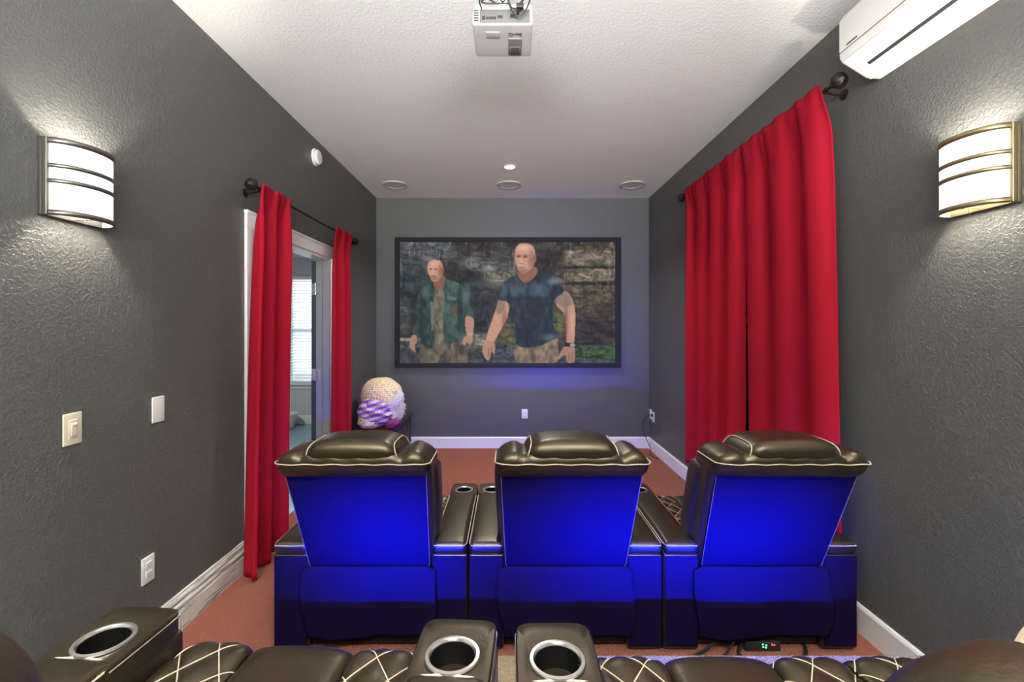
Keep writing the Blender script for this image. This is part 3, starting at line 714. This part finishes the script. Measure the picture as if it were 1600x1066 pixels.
# ------------------------------------------------------------------ projection screen
PW, PH = 400, 226
def picture():
    X0, X1, Y0, Y1 = 105., 1478., 78., 857.
    xs = np.linspace(X0, X1, PW); ys = np.linspace(Y0, Y1, PH)
    X, Y = np.meshgrid(xs, ys)
    rng = np.random.RandomState(3)
    def noise(sx, sy, seed, wx=0, wy=0):
        r = np.random.RandomState(seed); g = r.rand(int((Y1-Y0)/sy)+3, int((X1-X0)/sx)+3)
        fx_ = np.clip((X-X0+wx)/sx, 0, (X1-X0)/sx+.9); fy_ = np.clip((Y-Y0+wy)/sy, 0, (Y1-Y0)/sy+.9); i = fx_.astype(int); j_ = fy_.astype(int); a = fx_-i; b = fy_-j_
        a = a*a*(3-2*a); b = b*b*(3-2*b)
        return (g[j_, i]*(1-a)+g[j_, i+1]*a)*(1-b)+(g[j_+1, i]*(1-a)+g[j_+1, i+1]*a)*b
    C = lambda *c: np.array(c, float)/255
    img = np.zeros((PH, PW, 3))
    n1 = noise(150, 90, 1)*.5+noise(60, 40, 2)*.3+noise(22, 16, 3)*.2
    n2 = noise(40, 12, 4)*.5+noise(14, 8, 5)*.5
    base = C(58, 56, 54)[None, None]*(0.45+1.1*n1[..., None])
    img[:] = base
    def blend(mask, col):
        nonlocal img
        m = np.clip(mask, 0, 1)[..., None]; img = img*(1-m)+col*m
    def soft(cx, cy, rx, ry, p=2, e=0.35):
        d = (np.abs((X-cx)/rx)**p+np.abs((Y-cy)/ry)**p)**(1/p); return np.clip((1+e-d)/(2*e), 0, 1)
    def poly(pts, e=3):
        pts = np.array(pts, float); m = np.zeros(X.shape, bool)
        n = len(pts)
        for k in range(n):
            x1, y1 = pts[k]; x2, y2 = pts[(k+1) % n]
            if y1 == y2: continue
            c_ = ((Y >= min(y1, y2)) & (Y < max(y1, y2))) & (X < (x2-x1)*(Y-y1)/(y2-y1)+x1)
            m ^= c_
        m = m.astype(float)
        for _ in range(1):
            mm = np.pad(m, 1, mode='edge'); m = (mm[:-2, 1:-1]+mm[2:, 1:-1]+mm[1:-1, :-2]+mm[1:-1, 2:]+2*mm[1:-1, 1:-1])/6
        return m
    def smooth_poly(ctrl, closed=True, n=6):
        P = np.array(ctrl, float); out = []; N = len(P)
        for i in range(N):
            a, b, c_, d = P[(i-1) % N], P[i], P[(i+1) % N], P[(i+2) % N]
            for k in range(n):
                t = k/n; out.append(0.5*((2*b)+(c_-a)*t+(2*a-5*b+4*c_-d)*t*t+(3*b-a-3*c_+d)*t**3))
        return out
    wx = (noise(50, 50, 61)-.5)*110; wy = (noise(60, 40, 62)-.5)*80
    rg = np.abs(noise(80, 44, 41, wx, wy)-0.5)*2; rg2 = np.abs(noise(30, 18, 42, -wx*.6, wy)-0.5)*2
    # rocks
    blend(soft(1330, 420, 260, 420, 4, .25), C(72, 64, 54)*(0.35+1.2*n1[..., None]))
    for (a, b, c_, d, col, k) in ((1160, 245, 1478, 330, C(125, 112, 95), .9), (1150, 130, 1478, 235, C(112, 100, 88), .8), (640, 265, 900, 335, C(118, 112, 98), .75), (1200, 340, 1478, 470, C(88, 78, 62), .7)):
        blend(soft((a+c_)/2, (b+d)/2, (c_-a)/2, (d-b)/2, 5, .15)*k, col*(0.5+0.9*n2[..., None]))
    blend(soft(1300, 240, 200, 10, 3, .5)*.9, C(35, 33, 32)); blend(soft(1380, 228, 110, 8, 3, .5)*.7, C(60, 78, 45)); blend(soft(1300, 345, 220, 10, 3, .5)*.8, C(30, 28, 26))
    blend(soft(640, 225, 130, 45, 2, .4)*.75, C(125, 125, 128)*(0.6+0.7*n2[..., None]))
    blend(soft(270, 130, 190, 70, 3, .4)*.6, C(100, 105, 112)*(0.5+0.9*n2[..., None]))
    blend(soft(180, 380, 120, 180, 2, .5)*.7, C(38, 52, 58)*(0.6+0.6*n1[..., None]))
    blend(soft(560, 470, 130, 210, 2, .4)*.75, C(30, 36, 40)*(0.6+0.8*n1[..., None]))
    blend(soft(640, 130, 40, 80, 2, .5)*.6, C(48, 42, 40))
    blend(soft(130, 560, 40, 110, 3, .4)*.6, C(90, 92, 92)*(0.6+0.7*n2[..., None]))
    blend(soft(1290, 660, 200, 130, 3, .4)*.75, C(34, 32, 30)*(0.7+0.6*n1[..., None]))
    blend((Y > 740)*0.85*1.0, C(62, 66, 72)*(0.6+0.7*n2[..., None]))
    blend(soft(1370, 790, 190, 40, 3, .4)*.85, C(50, 70, 36)*(0.5+0.9*n2[..., None]))
    blend(soft(620, 715, 110, 50, 2, .3)*.8, C(122, 120, 106)*(0.5+0.8*n2[..., None]))
    blend(soft(790, 700, 70, 50, 2, .4)*.8, C(92, 92, 50)*(0.5+0.8*n2[..., None])); blend(soft(800, 612, 60, 10, 3, .4)*.8, C(110, 98, 74))
    blend(soft(160, 705, 80, 10, 3, .4)*.8, C(140, 135, 118)); blend(soft(1105, 590, 45, 90, 2, .4)*.75, C(98, 102, 56)*(0.6+0.7*n2[..., None]))
    img = img*(0.66+0.40*np.clip(rg*1.8, 0, 1)+0.22*np.clip(rg2*2, 0, 1))[..., None]*0.98
    # rain streaks
    st = noise(9, 70, 11)
    st = np.clip((st-.78)*4, 0, 1)*(0.35+0.65*np.clip(1-(Y-78)/420, 0, 1))
    blend(st*.5, C(190, 195, 205))
    dk = 0.75+0.5*noise(26, 40, 21)[..., None]*1.0; fold = (0.62+0.45*noise(26, 34, 23)+0.3*noise(11, 26, 24))[..., None]
    skin, skin2 = C(184, 138, 116), C(126, 84, 68)
    # ---- left man
    blend(poly(smooth_poly([(255, 730), (375, 715), (510, 722), (535, 860), (415, 862), (370, 800), (345, 860), (235, 860)])), C(92, 84, 72)*fold)
    blend(poly(smooth_poly([(318, 372), (385, 372), (400, 560), (385, 712), (330, 712), (312, 500)])), C(96, 92, 78)*fold)
    jk = C(50, 68, 64)
    blend(poly(smooth_poly([(300, 335), (330, 372), (312, 520), (322, 745), (250, 740), (232, 690), (185, 670), (205, 560), (215, 440), (245, 380)])), jk*fold*0.95)
    blend(poly(smooth_poly([(385, 300), (420, 325), (495, 355), (540, 455), (575, 545), (572, 580), (515, 562), (522, 700), (480, 722), (395, 720), (380, 560), (388, 420), (375, 370)])), jk*fold*1.12)
    blend(poly([(405, 430), (470, 432), (462, 455), (408, 450)]), C(84, 104, 98)); blend(poly([(430, 490), (470, 490), (470, 545), (425, 545)]), C(84, 72, 56)); 
    blend(poly([(300, 460), (318, 460), (316, 650), (306, 650)])*.7, C(120, 130, 125)); blend(soft(487, 510, 16, 130, 2, .5)*.55, C(24, 36, 38)); blend(soft(240, 560, 14, 120, 2, .5)*.5, C(24, 36, 38))
    blend(soft(530, 420, 20, 60, 2, .6)*.4, C(120, 150, 150)); blend(soft(270, 400, 22, 40, 2, .6)*.35, C(110, 135, 140))
    blend(poly(smooth_poly([(522, 562), (575, 575), (572, 660), (560, 690), (530, 680)])), skin*0.92)
    blend(poly(smooth_poly([(515, 690), (560, 680), (572, 710), (555, 738), (535, 725), (520, 742), (502, 730)])), skin*0.9)
    blend(poly(smooth_poly([(182, 680), (212, 682), (212, 725), (198, 745), (206, 785), (190, 780), (165, 745)])), skin*0.85)
    blend(poly([(540, 664), (570, 668), (568, 680), (538, 675)]), C(160, 160, 160))
    blend(poly(smooth_poly([(322, 320), (385, 290), (388, 345), (372, 380), (330, 378)])), skin2)
    blend(poly(smooth_poly([(328, 192), (362, 200), (378, 230), (382, 262), (370, 300), (345, 328), (312, 330), (296, 300), (282, 262), (282, 222), (300, 197)])), skin)
    blend(soft(378, 262, 9, 18, 2, .4), skin2*1.1); blend(soft(365, 270, 16, 45, 2, .6)*.55, skin2*.85); blend(soft(322, 312, 26, 16, 2, .5)*.6, C(120, 88, 76))
    blend(soft(303, 252, 9, 4, 2, .5)*.85, C(80, 52, 44)); blend(soft(334, 253, 10, 4, 2, .5)*.85, C(80, 52, 44)); blend(soft(312, 270, 7, 14, 2, .5)*.4, C(225, 175, 152)); blend(soft(316, 296, 14, 3.5, 2, .5)*.8, C(120, 70, 66)); blend(soft(325, 215, 26, 16, 2, .7)*.4, C(235, 195, 172))
    # ---- right man
    blend(poly(smooth_poly([(845, 740), (960, 750), (1100, 700), (1115, 745), (1095, 860), (955, 862), (850, 860)])), C(122, 106, 84)*fold)
    blend(soft(955, 810, 14, 60, 2, .6)*.5, C(60, 50, 40))
    for pts, k in (([(738, 450), (800, 462), (790, 560), (745, 650), (698, 725), (655, 712), (672, 640), (700, 560), (720, 500)], 1.0), ([(1085, 440), (1160, 395), (1205, 450), (1225, 540), (1222, 640), (1212, 735), (1170, 730), (1165, 640), (1150, 540), (1105, 490)], .95)):
        blend(poly(smooth_poly(pts)), skin*k)
    blend(poly(smooth_poly([(735, 455), (775, 462), (765, 520), (735, 545), (718, 520)]))*.55, C(96, 92, 92)); blend(poly(smooth_poly([(1090, 440), (1158, 400), (1200, 455), (1190, 490), (1130, 490)]))*.6, C(110, 100, 96))
    blend(soft(772, 590, 14, 80, 2, .6)*.5, skin2*.8); blend(soft(1162, 590, 12, 110, 2, .6)*.55, skin2*.75); blend(soft(1205, 600, 10, 80, 2, .6)*.35, C(230, 190, 165))
    blend(poly(smooth_poly([(655, 715), (700, 722), (712, 760), (705, 800), (690, 785), (675, 838), (655, 835), (635, 800), (632, 765)])), skin*.92)
    blend(soft(672, 790, 5, 30, 2, .5)*.5, skin2*.7); blend(soft(690, 770, 5, 24, 2, .5)*.5, skin2*.7)
    blend(poly(smooth_poly([(1160, 745), (1215, 748), (1222, 800), (1215, 850), (1175, 856), (1160, 805), (1118, 835), (1110, 822), (1138, 775)])), skin*.85)
    blend(soft(1185, 820, 5, 30, 2, .5)*.5, skin2*.7); blend(soft(1203, 820, 4, 30, 2, .5)*.4, skin2*.7)
    blend(poly([(1158, 725), (1222, 730), (1222, 756), (1156, 750)]), C(36, 34, 34)); blend(soft(1205, 742, 16, 12, 2, .3), C(150, 150, 148))
    te = C(40, 50, 58)
    blend(poly(smooth_poly([(855, 290), (900, 340), (960, 310), (985, 255), (1040, 285), (1110, 320), (1150, 395), (1085, 455), (1080, 560), (1092, 640), (1125, 665), (1075, 710), (960, 755), (850, 735), (838, 560), (795, 470), (732, 445), (740, 370), (790, 320)])), te*fold*1.05)
    blend(soft(850, 385, 55, 40, 2, .7)*.45, C(105, 128, 145)); blend(soft(985, 385, 62, 38, 2, .7)*.4, C(100, 122, 140)); blend(soft(1090, 330, 40, 20, 2, .7)*.55, C(150, 168, 182)); blend(soft(765, 385, 18, 45, 2, .7)*.4, C(100, 122, 140))
    blend(soft(918, 400, 8, 70, 2, .8)*.4, C(18, 22, 28)); blend(soft(900, 440, 110, 10, 2, .8)*.45, C(20, 26, 32)); blend(soft(800, 430, 8, 50, 2, .8)*.5, C(18, 22, 28)); blend(soft(1085, 470, 14, 90, 2, .8)*.5, C(18, 22, 28)); blend(soft(1060, 690, 50, 20, 2, .6)*.5, C(110, 128, 140))
    blend(soft(940, 620, 90, 90, 2, .8)*.35, C(20, 24, 30))
    blend(poly(smooth_poly([(865, 260), (955, 235), (985, 265), (945, 320), (895, 338), (862, 300)])), skin2*1.05)
    blend(poly(smooth_poly([(900, 86), (945, 96), (966, 135), (968, 185), (955, 232), (925, 268), (885, 280), (860, 255), (845, 215), (838, 170), (845, 115), (868, 90)])), skin)
    blend(soft(966, 185, 9, 24, 2, .4), skin2*1.15); blend(soft(945, 200, 18, 55, 2, .6)*.5, skin2*.85); blend(soft(893, 265, 34, 14, 2, .5)*.55, C(105, 76, 66))
    blend(soft(862, 172, 13, 5, 2, .5)*.9, C(60, 38, 32)); blend(soft(905, 174, 14, 5, 2, .5)*.9, C(60, 38, 32)); blend(soft(862, 162, 17, 3, 2, .5)*.6, C(70, 44, 36)); blend(soft(905, 163, 18, 3, 2, .5)*.6, C(70, 44, 36))
    blend(soft(878, 200, 9, 20, 2, .5)*.4, C(225, 178, 150)); blend(soft(880, 216, 12, 4, 2, .5)*.5, C(110, 66, 54)); blend(soft(880, 243, 19, 4, 2, .5)*.8, C(110, 60, 56)); blend(soft(895, 115, 36, 20, 2, .7)*.45, C(235, 195, 170))
    img = img*(0.93+0.14*rng.rand(PH, PW, 1))
    img = np.clip(img, 0, 1)
    return np.where(img <= 0.04045, img/12.92, ((img+0.055)/1.055)**2.4)
SX0, SX1, SZ0, SZ1 = -1.299, 1.269, 1.022, 2.464      # lit area
OX0, OX1, OZ0, OZ1 = -1.358, 1.337, 0.966, 2.520
scr = thing('projection_screen', 'large black-framed projection screen on the back wall showing two men before wet rocks', 'screen', ((OX0+OX1)/2, YB, OZ0))
oxc = (OX0+OX1)/2
f_ = MB()
for (a, b_, c_, d) in ((OX0, OX1, OZ0, SZ0), (OX0, OX1, SZ1, OZ1), (OX0, SX0, SZ0, SZ1), (SX1, OX1, SZ0, SZ1)):
    f_.box(a-oxc, b_-oxc, -0.045, -0.001, c_-OZ0, d-OZ0)
f_.build('screen_frame', 'frame', scr, smooth=False)
img = picture()
g = MB()
xs = np.linspace(SX0-oxc, SX1-oxc, PW); zs = np.linspace(SZ1-OZ0, SZ0-OZ0, PH)
me = bpy.data.meshes.new('screen_surface')
vs = [(x, -0.03, z) for z in zs for x in xs]
fs = [(j_*PW+i, j_*PW+i+1, (j_+1)*PW+i+1, (j_+1)*PW+i) for j_ in range(PH-1) for i in range(PW-1)]
me.from_pydata(vs, [], fs); me.update()
ca = me.color_attributes.new('picture', 'FLOAT_COLOR', 'POINT')
ca.data.foreach_set('color', np.concatenate([img, np.ones((PH, PW, 1))], 2).astype(np.float32).ravel())
pm = mat('projected_picture', (0.012, 0.012, 0.012), 0.9, spec=0.0)
at = pm.node_tree.nodes.new('ShaderNodeVertexColor'); at.layer_name = 'picture'
pm.node_tree.links.new(at.outputs[0], pm.node_tree.nodes['Principled BSDF'].inputs['Emission Color'])
pm.node_tree.nodes['Principled BSDF'].inputs['Emission Strength'].default_value = 0.92
me.materials.append(pm)
so = bpy.data.objects.new('screen_surface', me); COL.objects.link(so); so.parent = scr

# ------------------------------------------------------------------ ceiling speakers, smoke detector
for (x, lb) in ((-1.236, 'round white ceiling speaker nearest the left wall'), (0.0, 'round white ceiling speaker in the middle, beyond the lit downlight'), (1.34, 'round white ceiling speaker nearest the right wall')):
    t = thing('ceiling_speaker', lb, 'speaker', (x, 5.0, H), 0, 'round ceiling speakers')
    MB().lathe([(0.108, -0.008), (0.112, -0.013), (0.130, -0.012), (0.135, 0)], n=48).build('rim', 'ring', t)
    MB().lathe([(0.0005, -0.011), (0.060, -0.010), (0.108, -0.008)], n=48, cap0=True).build('grille', 'speaker', t)
sd = thing('smoke_detector', 'round white smoke detector high on the left wall', 'smoke detector', (XL, 3.776, 2.844))
MB().lathe([(0.070, 0), (0.070, 0.012), (0.064, 0.018)], axis='x', n=36, cap0=True).build('base', 'plastic', sd)
MB().lathe([(0.060, 0.018), (0.060, 0.030), (0.050, 0.040), (0.0005, 0.042)], axis='x', n=36).build('cover', 'plastic', sd)

# ------------------------------------------------------------------ wall plates
def plate(name, label, cat, loc, rz, m='plastic', kind='outlet'):
    t = thing(name, label, cat, loc, rz)            # local +x points into the room
    MB().rbox(0, 0.006, -0.036, 0.036, -0.058, 0.058, 0.004, 2).build('cover_plate', m, t)
    if kind == 'outlet':
        for z in (-0.020, 0.020):
            r_ = MB().rbox(0.004, 0.009, -0.017, 0.017, z-0.014, z+0.014, 0.003, 1).build('receptacle', m, t)
            MB().box(0.0088, 0.0095, -0.008, -0.006, z-0.005, z+0.005).box(0.0088, 0.0095, 0.006, 0.008, z-0.005, z+0.005).box(0.0088, 0.0095, -0.002, 0.002, z-0.011, z-0.007).build('slot', 'slot', r_, smooth=False)
    elif kind == 'dimmer':
        MB().rbox(0.004, 0.008, -0.017, 0.017, -0.034, 0.034, 0.003, 1).build('switch_frame', m, t)
        MB().rbox(0.006, 0.011, -0.012, 0.012, -0.026, 0.022, 0.003, 1).build('rocker', m, t)
        MB().rbox(0.009, 0.014, -0.010, 0.010, 0.012, 0.018, 0.002, 1).build('slider', m, t)
    elif kind == 'data':
        MB().rbox(0.004, 0.010, -0.014, 0.014, -0.03, 0.03, 0.003, 1).build('insert', m, t)
    MB().lathe([(0.0005, 0.0068), (0.003, 0.0066), (0.0034, 0.006)], (0, 0, 0.048), 'x', 10).lathe([(0.0005, 0.0068), (0.003, 0.0066), (0.0034, 0.006)], (0, 0, -0.048), 'x', 10).build('screw', m, t)
    return t
plate('dimmer_switch', 'almond dimmer switch plate on the left wall below the sconce', 'light switch', (XL, 1.674, 1.087), 0, 'almond', 'dimmer')
plate('blank_plate', 'plain white cover plate on the left wall between dimmer and curtain', 'wall plate', (XL, 2.084, 1.084), 0, 'plastic', 'blank')
plate('wall_outlet', 'white outlet low on the left wall above the worn baseboard', 'outlet', (XL, 2.025, 0.392), 0)
plate('wall_outlet', 'white outlet on the back wall below the projection screen', 'outlet', (0.19, YB, 0.41), -PI/2)
plate('wall_outlet', 'white outlet low on the right wall with a black cord plugged in', 'outlet', (XR, 5.35, 0.405), PI)
plate('data_plate', 'small white plate low on the right wall closest to the back corner', 'wall plate', (XR, 5.45, 0.42), PI, 'plastic', 'data')
cd = MB().tube(spline([(1.665, 5.35, 0.425), (1.63, 5.35, 0.43), (1.58, 5.36, 0.39), (1.565, 5.37, 0.28), (1.60, 5.36, 0.15), (1.635, 5.34, 0.06), (1.63, 5.30, 0.006), (1.60, 5.22, 0.005), (1.64, 5.05, 0.005)]), 0.0045, 8)
cd.rbox(1.655, 1.673, 5.335, 5.365, 0.41, 0.44, 0.004, 1)
tag(cd.build('black_cord', 'black'), 'thin black cord hanging from the right wall outlet to the carpet', 'cable')

# ------------------------------------------------------------------ chest and blanket
ch = thing('wooden_chest', 'low wooden chest with red-brown lid in the far left corner', 'chest', (-1.350, 4.965, 0))
cwx, cly = 0.190, 0.485
MB().rbox(-cwx-0.012, cwx+0.012, -cly-0.012, cly+0.012, 0.405, 0.435, 0.006, 2).build('lid', 'chesttop', ch)
MB().rbox(cwx-0.025, cwx+0.016, -cly-0.014, cly+0.014, 0.400, 0.441, 0.005, 2).build('lid_edge', 'chest', ch)
MB().rbox(-cwx, cwx, -cly, cly, 0.05, 0.405, 0.006, 2).build('body', 'chest', ch)
for i in range(3):
    y0 = -cly+0.03+i*0.31
    MB().rbox(cwx-0.002, cwx+0.010, y0, y0+0.29, 0.10, 0.115, 0.003, 1).rbox(cwx-0.002, cwx+0.010, y0, y0+0.29, 0.36, 0.375, 0.003, 1).rbox(cwx-0.002, cwx+0.010, y0, y0+0.015, 0.115, 0.36, 0.003, 1).rbox(cwx-0.002, cwx+0.010, y0+0.275, y0+0.29, 0.115, 0.36, 0.003, 1).rbox(cwx-0.001, cwx+0.008, y0+0.07, y0+0.22, 0.18, 0.30, 0.008, 2).build('carved_panel', 'chest', ch)
for sx in (-1, 1):
    for sy in (-1, 1):
        MB().rbox(sx*cwx-0.03, sx*cwx+0.03, sy*cly-0.03, sy*cly+0.03, 0.0, 0.06, 0.01, 2).build('foot', 'chest', ch)
bz = thing('crochet_blanket', 'bundled cream and lavender crochet blanket on the wooden chest', 'blanket', (-1.300, 4.70, 0.435))
def lump(cx, cy, cz, rx, ry, rz, sd, amp=0.08, p=2.4, nu=40, nv=26):
    rnd = random.Random(sd); q = [rnd.uniform(0, 6) for _ in range(6)]
    L = []
    for j_ in range(nv+1):
        ph_ = -PI/2+PI*j_/nv; l = []
        for i in range(nu):
            th = 2*PI*i/nu
            cu = lambda v: math.copysign(abs(v)**(2/p), v)
            x, y, z = cu(math.cos(ph_))*cu(math.cos(th)), cu(math.cos(ph_))*cu(math.sin(th)), cu(math.sin(ph_))
            k = 1+amp*(math.sin(3*x+q[0]+2*z)+math.sin(4*z+q[1]-2*y)+0.6*math.sin(7*x-5*z+q[2]))*0.5
            l.append((cx+x*rx*k, cy+y*ry*k, cz+z*rz*k))
        L.append(l)
    return MB().loops(L)
LU = lambda o: o
def ridged(mb, fn):
    mb.v = [fn(*p) for p in mb.v]; return mb
lump(0.00, 0.03, 0.262, 0.215, 0.20, 0.232, 1, 0.06, 2.3).build('outer_fold', 'cream', bz)
def fold_fn(x, y, z):
    t = z+0.30*x
    k = max(0, min(1, (-y-0.05)/0.08))
    return (x+0.008*k*math.sin(t*70+1), y-0.018*k*math.sin(t*74), max(0.002, z+0.005*math.sin(x*40)))
ridged(lump(-0.035, -0.06, 0.176, 0.178, 0.185, 0.158, 2, 0.05, 2.2, 64, 60), fold_fn).build('striped_fold', 'stripe', bz)
def fold2(x, y, z):
    t = z-0.5*x; k = max(0, min(1, (-y-0.05)/0.06)); return (x, y-0.014*k*math.sin(t*90), z)
ridged(lump(-0.085, -0.10, 0.084, 0.115, 0.15, 0.078, 4, 0.05, 2.2, 56, 40), fold2).build('open_stitch_fold', 'creamholes', bz)
lump(0.158, -0.02, 0.225, 0.068, 0.13, 0.145, 5, 0.16).build('plush_trim', 'plush', bz)
lump(0.14, -0.08, 0.055, 0.075, 0.10, 0.052, 6, 0.08).build('plum_lining', 'plum', bz)
fz = MB(); rnd = random.Random(5)
for i in range(260):
    a = rnd.uniform(-1.5, 1.6); z = 0.22+0.15*math.sin(a); x = 0.150+0.070*math.cos(a); y = rnd.uniform(-0.14, 0.06)
    d = Vector((math.cos(a)*rnd.uniform(.6, 1), rnd.uniform(-.7, .2), math.sin(a)-rnd.uniform(0, .6))).normalized()*rnd.uniform(0.015, 0.035)
    p = Vector((x, y, z)); fz.tube([p, p+d*0.6, p+d+Vector((0, 0, -0.006))], [0.004, 0.003, 0.001], 5)
fz.build('fluffy_fringe', 'plush', bz)

# ------------------------------------------------------------------ cables and power supply under the right front recliner
pc = MB()
pc.tube(spline([(0.80, 2.02, 0.006), (0.90, 2.06, 0.03), (0.98, 2.12, 0.06), (1.06, 2.10, 0.03), (1.02, 2.03, 0.008), (1.15, 1.98, 0.008), (1.30, 2.02, 0.02), (1.36, 2.15, 0.01)]), 0.007, 8)
pc.tube(spline([(0.76, 1.99, 0.005), (0.92, 2.0, 0.02), (1.03, 2.08, 0.07), (1.08, 2.2, 0.04)]), 0.005, 8)
tag(pc.build('power_cable', 'black'), 'black cables lying on the carpet under the right front recliner', 'cable')
ps = thing('power_supply', 'black power brick with green and red lights under the right front recliner', 'power supply', (1.15, 2.10, 0))
MB().rbox(-0.09, 0.07, -0.035, 0.035, 0.0, 0.045, 0.006, 2).build('housing', 'black', ps)
for (x, z, m_) in ((-0.012, 0.034, 'green'), (0.004, 0.030, 'green'), (-0.010, 0.022, 'green'), (0.002, 0.020, 'green'), (0.030, 0.033, 'redled'), (0.040, 0.031, 'redled')):
    MB().lathe([(0.0005, -0.0375), (0.003, -0.037), (0.0035, -0.035)], (x, 0, z), 'y', 8).build('indicator_light', m_, ps)
